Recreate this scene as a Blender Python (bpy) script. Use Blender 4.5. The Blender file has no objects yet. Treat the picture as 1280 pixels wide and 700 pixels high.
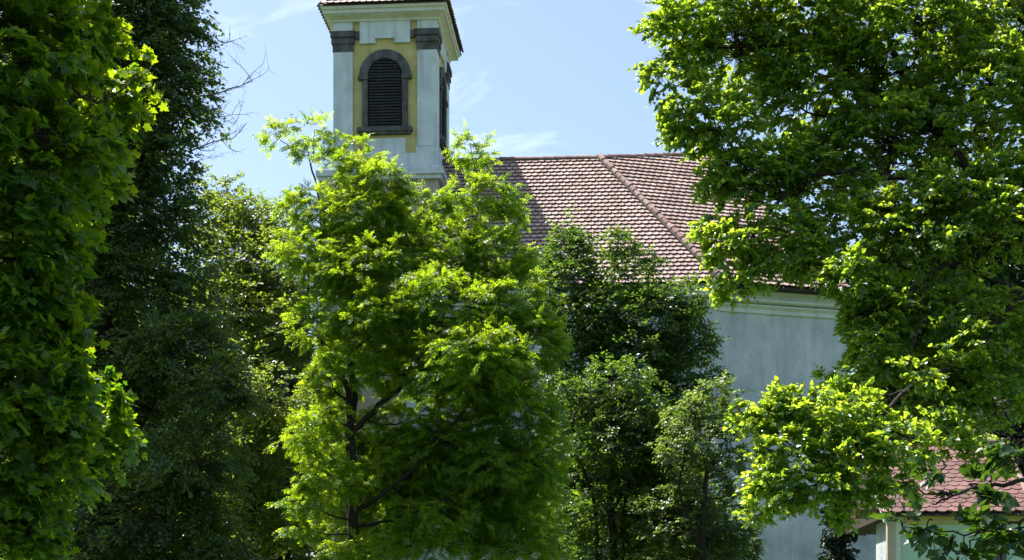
import bpy, math, random
import numpy as np
from mathutils import Vector, Matrix, Quaternion

random.seed(7)
rng = np.random.default_rng(11)
S = bpy.context.scene
COL = S.collection
R = math.radians

# ------------------------------------------------------------------ camera
F = 1750.0; CX = 640.0; HZ = 800.0; EYE = 1.6
cam_d = bpy.data.cameras.new('camera')
cam_d.sensor_width = 36.0
cam_d.lens = 36.0 * F / 1280.0
cam_d.shift_y = (HZ - 350.0) / 1280.0
cam_d.clip_start = 0.1; cam_d.clip_end = 3000
cam = bpy.data.objects.new('camera', cam_d); COL.objects.link(cam)
cam.location = (0, 0, EYE); cam.rotation_euler = (R(90), 0, 0)
S.camera = cam

# ------------------------------------------------------------------ sun, sky, exposure
SUN_EL = R(63.0); SUN_AZ = R(-54.0)              # azimuth from +Y, negative is left
sdir = Vector((math.sin(SUN_AZ)*math.cos(SUN_EL), math.cos(SUN_AZ)*math.cos(SUN_EL), math.sin(SUN_EL)))
sd = bpy.data.lights.new('sun', 'SUN'); sd.energy = 5.0; sd.angle = R(0.5); sd.color = (1.0, 0.955, 0.88)
sun = bpy.data.objects.new('sun', sd); COL.objects.link(sun)
sun.rotation_euler = (-sdir).to_track_quat('-Z', 'Y').to_euler(); sun.location = (0, 0, 60)

W = bpy.data.worlds.new('World'); S.world = W; W.use_nodes = True
nt = W.node_tree; nt.nodes.clear()
def N(t, nt_, **kw):
    n = nt_.nodes.new(t)
    for k, v in kw.items(): setattr(n, k, v)
    return n
wo = N('ShaderNodeOutputWorld', nt); bg = N('ShaderNodeBackground', nt)
sky = N('ShaderNodeTexSky', nt); sky.sky_type = 'NISHITA'; sky.sun_disc = False
sky.sun_elevation = SUN_EL; sky.sun_rotation = SUN_AZ
sky.air_density = 1.0; sky.dust_density = 1.6; sky.ozone_density = 1.6
bg.inputs['Strength'].default_value = 0.094
tc = N('ShaderNodeTexCoord', nt); mp = N('ShaderNodeMapping', nt); mp.inputs['Scale'].default_value = (3.0, 3.0, 9.0)
mp.inputs['Rotation'].default_value = (0, 0.12, 0.0)
cn = N('ShaderNodeTexNoise', nt); cn.inputs['Scale'].default_value = 2.3; cn.inputs['Detail'].default_value = 7; cn.inputs['Roughness'].default_value = 0.58
cn.inputs['Distortion'].default_value = 0.5
cr = N('ShaderNodeValToRGB', nt); cr.color_ramp.elements[0].position = 0.57; cr.color_ramp.elements[1].position = 0.88
cr.color_ramp.elements[1].color = (0.75, 0.75, 0.75, 1)
mx = N('ShaderNodeMix', nt, data_type='RGBA')
nt.links.new(tc.outputs['Generated'], mp.inputs['Vector']); nt.links.new(mp.outputs[0], cn.inputs['Vector'])
nt.links.new(cn.outputs['Fac'], cr.inputs['Fac']); nt.links.new(cr.outputs['Color'], mx.inputs['Factor'])
nt.links.new(sky.outputs[0], mx.inputs['A']); mx.inputs['B'].default_value = (7.4, 8.1, 9.0, 1)
nt.links.new(mx.outputs['Result'], bg.inputs['Color']); nt.links.new(bg.outputs[0], wo.inputs['Surface'])

S.view_settings.view_transform = 'Standard'; S.view_settings.look = 'None'
S.view_settings.gamma = 1.0; S.view_settings.exposure = 1.3
try: S.view_settings.use_curve_mapping = False
except Exception: pass
S.render.engine = 'CYCLES'
S.cycles.use_denoising = True
S.cycles.max_bounces = 7; S.cycles.diffuse_bounces = 3; S.cycles.transmission_bounces = 5; S.cycles.glossy_bounces = 2
S.cycles.sample_clamp_indirect = 4.0
S.cycles.caustics_reflective = False; S.cycles.caustics_refractive = False

# ------------------------------------------------------------------ helpers
def at(px, py, Y):
    return np.array([(px-CX)/F*Y, Y, EYE+(HZ-py)/F*Y])

class MB:
    def __init__(s): s.v = []; s.f = []; s.n = 0; s.smooth = False
    def add(s, vs, fs):
        b = len(s.v); s.v += [tuple(map(float, p)) for p in vs]; s.f += [tuple(i+b for i in f) for f in fs]
    def box(s, x0, x1, y0, y1, z0, z1):
        s.add([(x0,y0,z0),(x1,y0,z0),(x1,y1,z0),(x0,y1,z0),(x0,y0,z1),(x1,y0,z1),(x1,y1,z1),(x0,y1,z1)],
              [(0,3,2,1),(4,5,6,7),(0,1,5,4),(1,2,6,5),(2,3,7,6),(3,0,4,7)])
    def prism(s, pts, n0, n1, fn):
        """extrude outline pts (2D) between depths n0 and n1; fn(a, b, n) -> xyz"""
        k = len(pts)
        vs = [fn(a, b, n0) for a, b in pts] + [fn(a, b, n1) for a, b in pts]
        s.add(vs, [tuple(range(k-1, -1, -1)), tuple(range(k, 2*k))] + [(i, (i+1) % k, (i+1) % k+k, i+k) for i in range(k)])
    def ring(s, outer, inner, n0, n1, fn, closed=False):
        k = len(outer)
        vs = [fn(a,b,n0) for a,b in outer]+[fn(a,b,n0) for a,b in inner]+[fn(a,b,n1) for a,b in outer]+[fn(a,b,n1) for a,b in inner]
        fs = []
        rr = range(k if closed else k-1)
        for i in rr:
            j = (i+1) % k
            fs += [(i,j,k+j,k+i),(2*k+i,3*k+i,3*k+j,2*k+j),(i,2*k+i,2*k+j,j),(k+i,k+j,3*k+j,3*k+i)]
        if not closed: fs += [(0,k,3*k,2*k),(k-1,3*k-1,4*k-1,2*k-1)]
        s.add(vs, fs)
    def tube(s, pts, rad, sides=6):
        pts = [Vector(p) for p in pts]; k = len(pts); vs = []; ref = None
        for i, p in enumerate(pts):
            d = (pts[min(i+1, k-1)]-pts[max(i-1, 0)])
            d = d.normalized() if d.length > 1e-9 else Vector((0,0,1))
            if ref is None: ref = Vector((1,0,0)) if abs(d.x) < .8 else Vector((0,1,0))
            a = (ref - d*ref.dot(d)).normalized(); b = d.cross(a); ref = a
            for q in range(sides):
                t = 2*math.pi*q/sides
                vs.append(p + (a*math.cos(t)+b*math.sin(t))*rad[i])
        fs = [(i*sides+q, i*sides+(q+1) % sides, (i+1)*sides+(q+1) % sides, (i+1)*sides+q) for i in range(k-1) for q in range(sides)]
        fs += [tuple(range(sides-1,-1,-1)), tuple((k-1)*sides+q for q in range(sides))]
        s.add(vs, fs)
    def build(s, name, mat, parent=None, smooth=False):
        me = bpy.data.meshes.new(name); me.from_pydata(s.v, [], s.f); me.validate(); me.update()
        if smooth: me.polygons.foreach_set('use_smooth', [True]*len(me.polygons))
        me.materials.append(mat)
        o = bpy.data.objects.new(name, me); COL.objects.link(o)
        if parent is not None: o.parent = parent
        return o

def np_mesh(name, V, faces_k, mat, parent):
    """V (n,3); faces_k list of (m,k) index arrays"""
    me = bpy.data.meshes.new(name)
    me.vertices.add(len(V)); me.vertices.foreach_set('co', V.astype(np.float32).ravel())
    li = np.concatenate([f.ravel() for f in faces_k]).astype(np.int32)
    tot = np.concatenate([np.full(len(f), f.shape[1]) for f in faces_k]).astype(np.int32)
    st = np.concatenate([[0], np.cumsum(tot)[:-1]]).astype(np.int32)
    me.loops.add(len(li)); me.loops.foreach_set('vertex_index', li)
    me.polygons.add(len(tot)); me.polygons.foreach_set('loop_start', st)
    try: me.polygons.foreach_set('loop_total', tot)
    except Exception: pass
    me.update(calc_edges=True)
    me.materials.append(mat)
    o = bpy.data.objects.new(name, me); COL.objects.link(o); o.parent = parent
    return o

def thing(name, label, cat, loc=(0,0,0), rz=0, group=None):
    o = bpy.data.objects.new(name, None); COL.objects.link(o); o.empty_display_size = .3
    o.location = loc; o.rotation_euler = (0,0,rz); o['label'] = label; o['category'] = cat
    if group: o['group'] = group
    return o

# ------------------------------------------------------------------ materials
def mat_base(name, rough=0.8, spec=0.3):
    m = bpy.data.materials.new(name); m.use_nodes = True; t = m.node_tree
    p = t.nodes['Principled BSDF']; p.inputs['Roughness'].default_value = rough
    p.inputs['Specular IOR Level'].default_value = spec
    return m, t, p

def plaster(name, c0, c1, scale=1.2, streak=0.5, stain=(0.2,0.21,0.2), bump=0.25, fine=28, stain_amt=0.5):
    m, t, p = mat_base(name, 0.9, 0.15); L = t.links.new
    tcn = N('ShaderNodeTexCoord', t)
    n1 = N('ShaderNodeTexNoise', t); n1.inputs['Scale'].default_value = scale; n1.inputs['Detail'].default_value = 8; n1.inputs['Roughness'].default_value = .65
    L(tcn.outputs['Object'], n1.inputs['Vector'])
    r1 = N('ShaderNodeValToRGB', t); r1.color_ramp.elements[0].position = .32; r1.color_ramp.elements[1].position = .68
    r1.color_ramp.elements[0].color = (*c0, 1); r1.color_ramp.elements[1].color = (*c1, 1)
    L(n1.outputs['Fac'], r1.inputs['Fac'])
    mpp = N('ShaderNodeMapping', t); mpp.inputs['Scale'].default_value = (3.5, 3.5, 0.35)
    L(tcn.outputs['Object'], mpp.inputs['Vector'])
    n2 = N('ShaderNodeTexNoise', t); n2.inputs['Scale'].default_value = 1.3; n2.inputs['Detail'].default_value = 6
    L(mpp.outputs[0], n2.inputs['Vector'])
    r2 = N('ShaderNodeValToRGB', t); r2.color_ramp.elements[0].position = .5; r2.color_ramp.elements[1].position = .75
    L(n2.outputs['Fac'], r2.inputs['Fac'])
    mul = N('ShaderNodeMath', t, operation='MULTIPLY'); mul.inputs[1].default_value = streak
    L(r2.outputs['Color'], mul.inputs[0])
    mix = N('ShaderNodeMix', t, data_type='RGBA'); L(mul.outputs[0], mix.inputs['Factor']); L(r1.outputs['Color'], mix.inputs['A']); mix.inputs['B'].default_value = (*stain, 1)
    n3 = N('ShaderNodeTexNoise', t); n3.inputs['Scale'].default_value = fine*.45; n3.inputs['Detail'].default_value = 5; n3.inputs['Roughness'].default_value = .75
    L(tcn.outputs['Object'], n3.inputs['Vector'])
    r3 = N('ShaderNodeValToRGB', t); r3.color_ramp.elements[0].position = .58; r3.color_ramp.elements[1].position = .72
    L(n3.outputs['Fac'], r3.inputs['Fac'])
    mul2 = N('ShaderNodeMath', t, operation='MULTIPLY'); mul2.inputs[1].default_value = stain_amt; L(r3.outputs['Color'], mul2.inputs[0])
    mix2 = N('ShaderNodeMix', t, data_type='RGBA'); L(mul2.outputs[0], mix2.inputs['Factor']); L(mix.outputs['Result'], mix2.inputs['A']); mix2.inputs['B'].default_value = (*stain, 1)
    L(mix2.outputs['Result'], p.inputs['Base Color'])
    nb = N('ShaderNodeTexNoise', t); nb.inputs['Scale'].default_value = fine; nb.inputs['Detail'].default_value = 5
    L(tcn.outputs['Object'], nb.inputs['Vector'])
    b = N('ShaderNodeBump', t); b.inputs['Strength'].default_value = bump; b.inputs['Distance'].default_value = .02
    L(nb.outputs['Fac'], b.inputs['Height']); L(b.outputs[0], p.inputs['Normal'])
    return m

def island_mat(name, cols, rough=0.75, spec=.3, nscale=1.0, namt=.4, ncol=(0.1,0.1,0.09)):
    """solid pieces, each island its own tint"""
    m, t, p = mat_base(name, rough, spec); L = t.links.new
    g = N('ShaderNodeNewGeometry', t); r = N('ShaderNodeValToRGB', t)
    el = r.color_ramp.elements
    el[0].color = (*cols[0], 1); el[1].color = (*cols[-1], 1)
    for i, c in enumerate(cols[1:-1]):
        e = el.new((i+1)/(len(cols)-1)); e.color = (*c, 1)
    L(g.outputs['Random Per Island'], r.inputs['Fac'])
    tcn = N('ShaderNodeTexCoord', t); n1 = N('ShaderNodeTexNoise', t); n1.inputs['Scale'].default_value = nscale; n1.inputs['Detail'].default_value = 8
    n1.inputs['Roughness'].default_value = .7
    L(tcn.outputs['Object'], n1.inputs['Vector'])
    r2 = N('ShaderNodeValToRGB', t); r2.color_ramp.elements[0].position = .45; r2.color_ramp.elements[1].position = .7
    r2.color_ramp.elements[1].color = (namt, namt, namt, 1)
    L(n1.outputs['Fac'], r2.inputs['Fac'])
    mix = N('ShaderNodeMix', t, data_type='RGBA'); L(r2.outputs['Color'], mix.inputs['Factor']); L(r.outputs['Color'], mix.inputs['A']); mix.inputs['B'].default_value = (*ncol, 1)
    L(mix.outputs['Result'], p.inputs['Base Color'])
    return m

def leaf_mat(name, d0, d1, t0, t1, trans=.5, rough=.42, spec=.45, tint=(0.06,0.10,0.03)):
    m = bpy.data.materials.new(name); m.use_nodes = True; t = m.node_tree; L = t.links.new
    p = t.nodes['Principled BSDF']; out = t.nodes['Material Output']
    p.inputs['Roughness'].default_value = rough; p.inputs['Specular IOR Level'].default_value = spec
    g = N('ShaderNodeNewGeometry', t)
    tcn = N('ShaderNodeTexCoord', t); n1 = N('ShaderNodeTexNoise', t); n1.inputs['Scale'].default_value = 1.1; n1.inputs['Detail'].default_value = 3
    L(tcn.outputs['Object'], n1.inputs['Vector'])
    mean = N('ShaderNodeMath', t, operation='MULTIPLY_ADD'); mean.inputs[1].default_value = .62
    sc = N('ShaderNodeMath', t, operation='MULTIPLY_ADD'); sc.inputs[1].default_value = .9; sc.inputs[2].default_value = -.25
    L(n1.outputs['Fac'], sc.inputs[0]); L(g.outputs['Random Per Island'], mean.inputs[0]); L(sc.outputs[0], mean.inputs[2])
    mean.use_clamp = True
    a = N('ShaderNodeMix', t, data_type='RGBA'); a.inputs['A'].default_value = (*d0,1); a.inputs['B'].default_value = (*d1,1); L(mean.outputs[0], a.inputs['Factor'])
    b = N('ShaderNodeMix', t, data_type='RGBA'); b.inputs['A'].default_value = (*t0,1); b.inputs['B'].default_value = (*t1,1); L(mean.outputs[0], b.inputs['Factor'])
    L(a.outputs['Result'], p.inputs['Base Color'])
    tr = N('ShaderNodeBsdfTranslucent', t); L(b.outputs['Result'], tr.inputs['Color'])
    mixs = N('ShaderNodeMixShader', t); mixs.inputs['Fac'].default_value = trans
    L(p.outputs[0], mixs.inputs[1]); L(tr.outputs[0], mixs.inputs[2]); L(mixs.outputs[0], out.inputs['Surface'])
    return m

M = {}
M['white'] = plaster('white_plaster', (.52,.57,.58), (.74,.77,.77), 1.6, .6, (.30,.33,.35), .3)
M['wall'] = plaster('nave_plaster', (.40,.44,.46), (.68,.70,.70), .8, .35, (.26,.28,.29), .9, 26, .95)
M['fascia'] = plaster('cornice_paint', (.62,.66,.60), (.74,.77,.71), 1.5, .5, (.38,.40,.36), .15)
M['yellow'] = plaster('ochre_plaster', (.46,.38,.14), (.66,.56,.25), 1.8, .55, (.32,.29,.17), .2, 28, .25)
M['cream'] = plaster('cream_plaster', (.60,.60,.52), (.70,.69,.61), 1.6, .4, (.40,.40,.35), .2)
M['beige'] = plaster('beige_plaster', (.42,.36,.28), (.52,.45,.36), .8, .4, (.28,.25,.2), .35)
M['stone'] = plaster('dark_stone', (.055,.056,.056), (.135,.132,.125), 3.5, .4, (.26,.27,.27), .5, 18, .3)
M['mint'] = plaster('mint_paint', (.40,.56,.47), (.47,.63,.53), .9, .15, (.36,.45,.4), .08, 28, .15)
M['tile'] = island_mat('clay_tile', [(.27,.165,.14),(.37,.255,.22),(.43,.31,.27),(.31,.20,.175),(.47,.35,.305),(.38,.265,.23)], .65, .35, .7, .75, (.24,.18,.155))
M['ridge'] = island_mat('ridge_clay', [(.20,.11,.095),(.30,.19,.165),(.38,.27,.23)], .75, .3, 4, .7, (.10,.07,.06))
M['redtile'] = island_mat('annex_clay', [(.135,.06,.05),(.19,.09,.075),(.10,.05,.042),(.16,.075,.065)], .6, .4, 1.5, .4, (.25,.15,.13))  # clay colours lowered to stand in for dappled tree shade
M['under'] = mat_base('roof_boards')[0]; M['under'].node_tree.nodes['Principled BSDF'].inputs['Base Color'].default_value = (.06,.045,.04,1)
M['louvre'] = plaster('louvre_wood', (.025,.027,.03), (.06,.06,.062), 8, .3, (.1,.1,.1), .3)
M['dark'] = mat_base('dark_interior')[0]; M['dark'].node_tree.nodes['Principled BSDF'].inputs['Base Color'].default_value = (.01,.01,.012,1)
M['iron'] = mat_base('wrought_iron', .5, .5)[0]; M['iron'].node_tree.nodes['Principled BSDF'].inputs['Base Color'].default_value = (.03,.03,.03,1)
M['glass'] = mat_base('window_glass', .12, .6)[0]; M['glass'].node_tree.nodes['Principled BSDF'].inputs['Base Color'].default_value = (.42,.44,.42,1)
M['wood'] = plaster('red_brown_wood', (.11,.05,.04), (.17,.08,.06), 4, .4, (.07,.04,.03), .3)
M['bark'] = plaster('tree_bark', (.022,.018,.015), (.05,.04,.032), 9, .5, (.02,.018,.015), .9, 30, .4)
M['deadwood'] = plaster('dead_wood', (.14,.13,.12), (.22,.2,.19), 9, .3, (.08,.07,.07), .4, 30, .4)
M['grass'] = plaster('grass', (.04,.07,.02), (.07,.11,.03), .3, .2, (.05,.06,.02), .6, 10, .3)

# ------------------------------------------------------------------ ground
g = MB(); q = 1500; nx = 24
vs = []; fs = []
for j in range(nx+1):
    for i in range(nx+1):
        vs.append((-q+2*q*i/nx, -q+2*q*j/nx, 0))
for j in range(nx):
    for i in range(nx):
        k = j*(nx+1)+i; fs.append((k, k+1, k+nx+2, k+nx+1))
g.add(vs, fs)
o = g.build('ground', M['grass']); o['kind'] = 'structure'

# ------------------------------------------------------------------ church
A_ = R(4.3); ca, sa = math.cos(A_), math.sin(A_)
O = at(546, HZ, 47.0); O[2] = 0
def loc(p):
    d = np.asarray(p, float)-O
    return np.array([d[0]*ca - d[1]*sa, d[0]*sa + d[1]*ca, d[2]])
CL = loc((0, 0, EYE))
def rayl(px, py):
    return loc(at(px, py, 1.0)) - CL
def hit(px, py, p0, n):
    d = rayl(px, py); t = np.dot(np.asarray(p0)-CL, n)/np.dot(d, n)
    return CL + d*t
church = thing('church', 'pale church with red tiled roof and a yellow and white bell tower behind the trees', 'church', tuple(O), -A_)
TW = 3.52
zf = lambda y: EYE+(HZ-y)/F*47.1
def part(name, mb, mat, parent=church, label=None, smooth=False):
    o = mb.build(name, M[mat], parent, smooth)
    if label: o['label'] = label
    return o

tower = MB(); tower.box(-TW+.08, -.08, .08, TW-.08, 15.0, zf(20))
tower = part('tower', tower, 'yellow', label='ochre and white bell tower with grey stone capitals')
tb = MB(); tb.box(-TW-.46, .05, -.05, TW+.3, 0, zf(226)); part('tower_base', tb, 'beige', tower)
# string courses between base and belfry
m = MB()
for (y0, y1, e) in ((226,221,.56),(221,214,.64),(214,209,.50)):
    m.box(-TW-e+.1, e-.4+.02*1, -e+.35, TW+.2, zf(y0), zf(y1)-.002)
m.box(-TW-.04, .04, -.04, TW+.04, zf(209), zf(192))
part('plinth', m, 'white', tower)
def side_fn(k):
    """k 0 front, 1 right, 2 back, 3 left : (a along face from its left, z, n outward) -> xyz local"""
    def f(a, b, n):
        if k == 0: return (-TW+a, -n, b)
        if k == 1: return (n, a, b)
        if k == 2: return (-a, TW+n, b)
        return (-TW-n, TW-a, b)
    return f
PW = .66
# corner pilasters as square posts, slightly proud of the wall
for (x0, y0) in ((-TW, 0), (-PW, 0), (-PW, TW-PW), (-TW, TW-PW)):
    m = MB(); x1, y1 = x0+PW, y0+PW
    m.box(x0, x1, y0, y1, zf(183), zf(62))
    m.box(x0-.035, x1+.035, y0-.035, y1+.035, zf(192)-.0, zf(184))
    m.box(x0, x1, y0, y1, zf(38), zf(22))
    part('pilaster', m, 'white', tower)
    m = MB()
    m.box(x0-.02, x1+.02, y0-.02, y1+.02, zf(62)-.02, zf(53))
    m.box(x0-.06, x1+.06, y0-.06, y1+.06, zf(53), zf(47))
    m.box(x0-.03, x1+.03, y0-.03, y1+.03, zf(47), zf(45))
    m.box(x0-.09, x1+.09, y0-.09, y1+.09, zf(45), zf(38)+.01)
    part('capital', m, 'stone', tower)
SC = 47.1/F
ax = lambda px: (px-416.6)*SC          # along front face
for k in range(4):
    f = side_fn(k)
    # inner stone string (imposts running to the plate)
    m = MB()
    m.prism([(PW+.09, zf(47)), (ax(450)-.0, zf(47)), (ax(450), zf(38)), (PW+.09, zf(38))], -.1, .04, f)
    part('stone_band', m, 'stone', tower)
    m = MB()
    m.prism([(TW-PW-.09, zf(47)), (TW-ax(450), zf(47)), (TW-ax(450), zf(38)), (TW-PW-.09, zf(38))], -.1, .04, f)
    part('stone_band', m, 'stone', tower)
    a0, a1 = ax(450)+.003, TW-ax(450)-.003
    m = MB(); n0 = a0+.53; n1 = a1-.53
    m.prism([(a0,zf(53)),(n0,zf(53)),(n0,zf(47)),(n1,zf(47)),(n1,zf(53)),(a1,zf(53)),(a1,zf(23)),(a0,zf(23))], -.1, .01, f)
    part('frieze_plate', m, 'white', tower)
    m = MB(); m.prism([(ax(456),zf(191)),(TW-ax(456),zf(191)),(TW-ax(456),zf(172)),(ax(456),zf(172))], -.1, -.02, f)
    part('apron_plate', m, 'white', tower)
    # window
    mid = TW/2; hw = .585; zi = zf(94); zb = zf(159); rr = hw; ro = .875
    zc = zf(72)-rr
    arcs = [(mid - rr*math.cos(t), zc + rr*math.sin(t)) for t in np.linspace(0, math.pi, 17)]
    arco = [(mid - ro*math.cos(t), zc + ro*math.sin(t)) for t in np.linspace(0, math.pi, 17)]
    win = MB(); win.prism([(mid-hw, zb)]+arcs+[(mid+hw, zb)], -.079, -.065, f)
    win = part('belfry_window', win, 'dark', tower)
    m = MB(); m.ring(arco, arcs, -.1, .03, f)
    m.prism([(mid-ro-.03, zc-.13),(mid-hw+.02, zc-.13),(mid-hw+.02, zc),(mid-ro-.03, zc)], -.1, .07, f)
    m.prism([(mid+ro+.03, zc-.13),(mid+hw-.02, zc-.13),(mid+hw-.02, zc),(mid+ro+.03, zc)], -.1, .07, f)
    for s in (-1, 1):
        m.prism([(mid+s*hw, zb),(mid+s*(ro-.1), zb),(mid+s*(ro-.1), zc-.13),(mid+s*hw, zc-.13)], -.1, .02, f)
    part('window_surround', m, 'stone', win)
    m = MB(); m.prism([(mid-.93, zf(164.5)),(mid+.93, zf(164.5)),(mid+.93, zb),(mid-.93, zb)], -.1, .12, f)
    m.prism([(mid-.86, zf(167.5)),(mid+.86, zf(167.5)),(mid+.86, zf(164.5)),(mid-.86, zf(164.5))], -.1, .07, f)
    part('window_sill', m, 'stone', win)
    m = MB()
    ns = 24; rl = random.Random(k)
    for i in range(ns):
        z = zb + (zc+rr-zb)*(i+.3)/ns
        half = hw if z < zc else math.sqrt(max(rr*rr-(z-zc)**2, 0.01))
        h2 = half-.03 if z < zc else half - .06
        if h2 < .08: continue
        t0 = rl.uniform(-.014, .014)
        pts = [(mid-h2, z+t0, .0), (mid+h2, z-t0, .0), (mid+h2, z+.085-t0, -.075), (mid-h2, z+.085+t0, -.075)]
        v = [f(a, b, n) for a, b, n in pts] + [f(a, b+.022, n+.004) for a, b, n in pts]
        m.add(v, [(0,1,2,3),(7,6,5,4),(0,4,5,1),(1,5,6,2),(2,6,7,3),(3,7,4,0)])
    m.prism([(mid-hw, zc-.06),(mid+hw, zc-.06),(mid+hw, zc+.0),(mid-hw, zc+.0)], -.07, .012, f)
    part('louvre', m, 'louvre', win)
# cornice: stepped and flared
m = MB()
prof = [(.0, zf(26)), (.06, zf(25)), (.06, zf(22.5)), (.14, zf(20)), (.24, zf(17.5)), (.30, zf(16.2)), (.30, zf(14.5)), (.36, zf(14.3)), (.36, zf(9.5)), (.42, zf(8.5)), (.45, zf(6)), (.45, zf(4.5))]
def sqring(e, z): return [(-TW-e, -e, z), (e, -e, z), (e, TW+e, z), (-TW-e, TW+e, z)]
vs = []; fs = []
for e, z in prof: e *= .82; vs += sqring(e, EYE+(z-EYE)*(47.1-e)/47.1)
for i in range(len(prof)-1):
    for j in range(4): fs.append((i*4+j, i*4+(j+1) % 4, (i+1)*4+(j+1) % 4, (i+1)*4+j))
fs.append((3,2,1,0)); b = (len(prof)-1)*4; fs.append((b, b+1, b+2, b+3))
m.add(vs, fs); part('cornice', m, 'cream', tower)

def tiles(name, mat, parent, P0, du, ds, poly, w=.22, ex=.203, lift=.062, thick=.026, seed=1, ov=.04):
    """beaver tail tiles on the plane P0 + a*du + s*ds inside poly (2D a,s)"""
    rr_ = random.Random(seed)
    du = Vector(du).normalized(); ds = Vector(ds).normalized(); n = du.cross(ds).normalized()
    if n.z < 0: n = -n
    P0 = Vector(P0)
    def inside(a, s):
        c = False; j = len(poly)-1
        for i in range(len(poly)):
            ai, si = poly[i]; aj, sj = poly[j]
            if (si > s) != (sj > s) and a < (aj-ai)*(s-si)/(sj-si)+ai: c = not c
            j = i
        return c
    amin = min(p[0] for p in poly); amax = max(p[0] for p in poly); smax = max(p[1] for p in poly)
    mb = MB(); row = 0; s = 0.0
    arc = [(-.5, .42), (-.43, .22), (-.26, .06), (0, 0), (.26, .06), (.43, .22), (.5, .42)]
    while s < smax:
        a = amin - (w/2 if row % 2 else 0)
        while a < amax + w:
            if inside(a, s+ex*.5):
                L_ = ex+ov; ww = w*.965; ja = rr_.uniform(-.004, .004); js = rr_.uniform(-.006, .006); jl = rr_.uniform(-.003, .004); tw = rr_.uniform(-.012, .012)
                top = []; bot = []
                for (x, y) in arc + [(.5, L_/w/.965), (-.5, L_/w/.965)]:
                    yy = y*w; k = 1-yy/L_
                    h = (lift+jl)*k + .004
                    pa = P0 + du*(a+ja+x*ww+yy*tw) + ds*(s+js+yy)
                    top.append(pa + n*(h+thick)); bot.append(pa + n*h)
                k = len(top)
                fs = [tuple(range(k))]+[(i, i+k, (i+1) % k+k, (i+1) % k) for i in range(6)] + [(6,6+k,7+k,7),(8,8+k,k,0)]
                mb.add(top+bot, fs)
            a += w
        s += ex; row += 1
    return mb.build(name, M[mat], parent)

# tower roof (its eaves show at the top edge)
e = .44; zt = EYE+(zf(4.0)-EYE)*(47.1-.4)/47.1
m = MB(); apex_z = zt+2.8; h = 1.0
rs = MB(); r0 = sqring(e-.03, zt); r1 = sqring(-TW/2+.2, apex_z)
rs.add(r0+r1, [(i, (i+1) % 4, (i+1) % 4+4, i+4) for i in range(4)]+[(3,2,1,0),(4,5,6,7)])
troof = part('tower_roof', rs, 'under', tower)
half = TW/2+e; slope = math.hypot(half-.2, apex_z-zt); dz = (apex_z-zt)/slope; dh = (half-.2)/slope
cxt, cyt = -TW/2, TW/2
for k, (dx, dy) in enumerate(((0,-1),(1,0),(0,1),(-1,0))):
    P0 = (cxt+dx*half - (-dy)*half, cyt+dy*half - dx*half, zt+.0)
    du = (-dy, dx, 0)
    tiles('roof_tiles', 'tile', troof, P0, du, (-dx*dh, -dy*dh, dz), [(0,-.01),(2*half,-.01),(half,slope)], seed=20+k)

# --- main roof planes
PITCH = R(52); tp = math.tan(PITCH)
vr = TW/2
H0 = hit(748, 198, (0, vr, 0), np.array([0,1.,0])); zr = H0[2]
nA = np.array([0, -math.sin(PITCH), math.cos(PITCH)])
H1 = hit(902, 353.5, H0, nA); ze = H1[2]
dirh = rayl(1031, 363.0); tE = (ze-EYE)/dirh[2]; E = CL + dirh*tE          # right eave point at the same height
nB = np.cross(E-H1, H0-H1); nB = nB/np.linalg.norm(nB); nB = nB if nB[2] > 0 else -nB
RB = hit(885, 193.8, H0, nB)
ub = (E-H1)/np.linalg.norm(E-H1)
EE = H1 + ub*(np.linalg.norm(E-H1)+.9)                                      # eave end over the wall corner
uL = hit(497, 325, H0, nA)[0]
# facet A
nw_roof = MB()
AL0 = np.array([uL, H1[1], ze]); AL1 = np.array([uL, vr, zr])
back = lambda p: np.array([p[0], 2*vr-p[1], p[2]])
dn = np.array([0,0,-.05])
vsr = [AL0, H1, EE, RB, H0, AL1, back(AL0), back(EE)]
vsr = [v+dn for v in vsr]
nw_roof.add(vsr, [(0,1,4,5), (1,2,3,4), (2,7,3), (5,4,3,7,6), (0,5,6), (0,6,7,2,1)])
nroof = part('nave_roof', nw_roof, 'under')
sA = np.linalg.norm((H0-H1)[1:])
dsA = (0, math.cos(PITCH), math.sin(PITCH))
tiles('roof_tiles', 'tile', nroof, AL0+np.array([0,0,.0]), (1,0,0), dsA,
      [(0,-.02), (H1[0]-uL, -.02), (H0[0]-uL, sA), (0, sA)], seed=3)
dsB = np.cross(nB, ub); dsB = dsB if dsB[2] > 0 else -dsB
p2 = lambda P: (float(np.dot(P-H1, ub)), float(np.dot(P-H1, dsB)))
tiles('roof_tiles', 'tile', nroof, H1, ub, dsB, [(0,-.02), (p2(EE)[0], -.02), p2(RB), p2(H0)], seed=4, w=.222, ex=.245)
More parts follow.
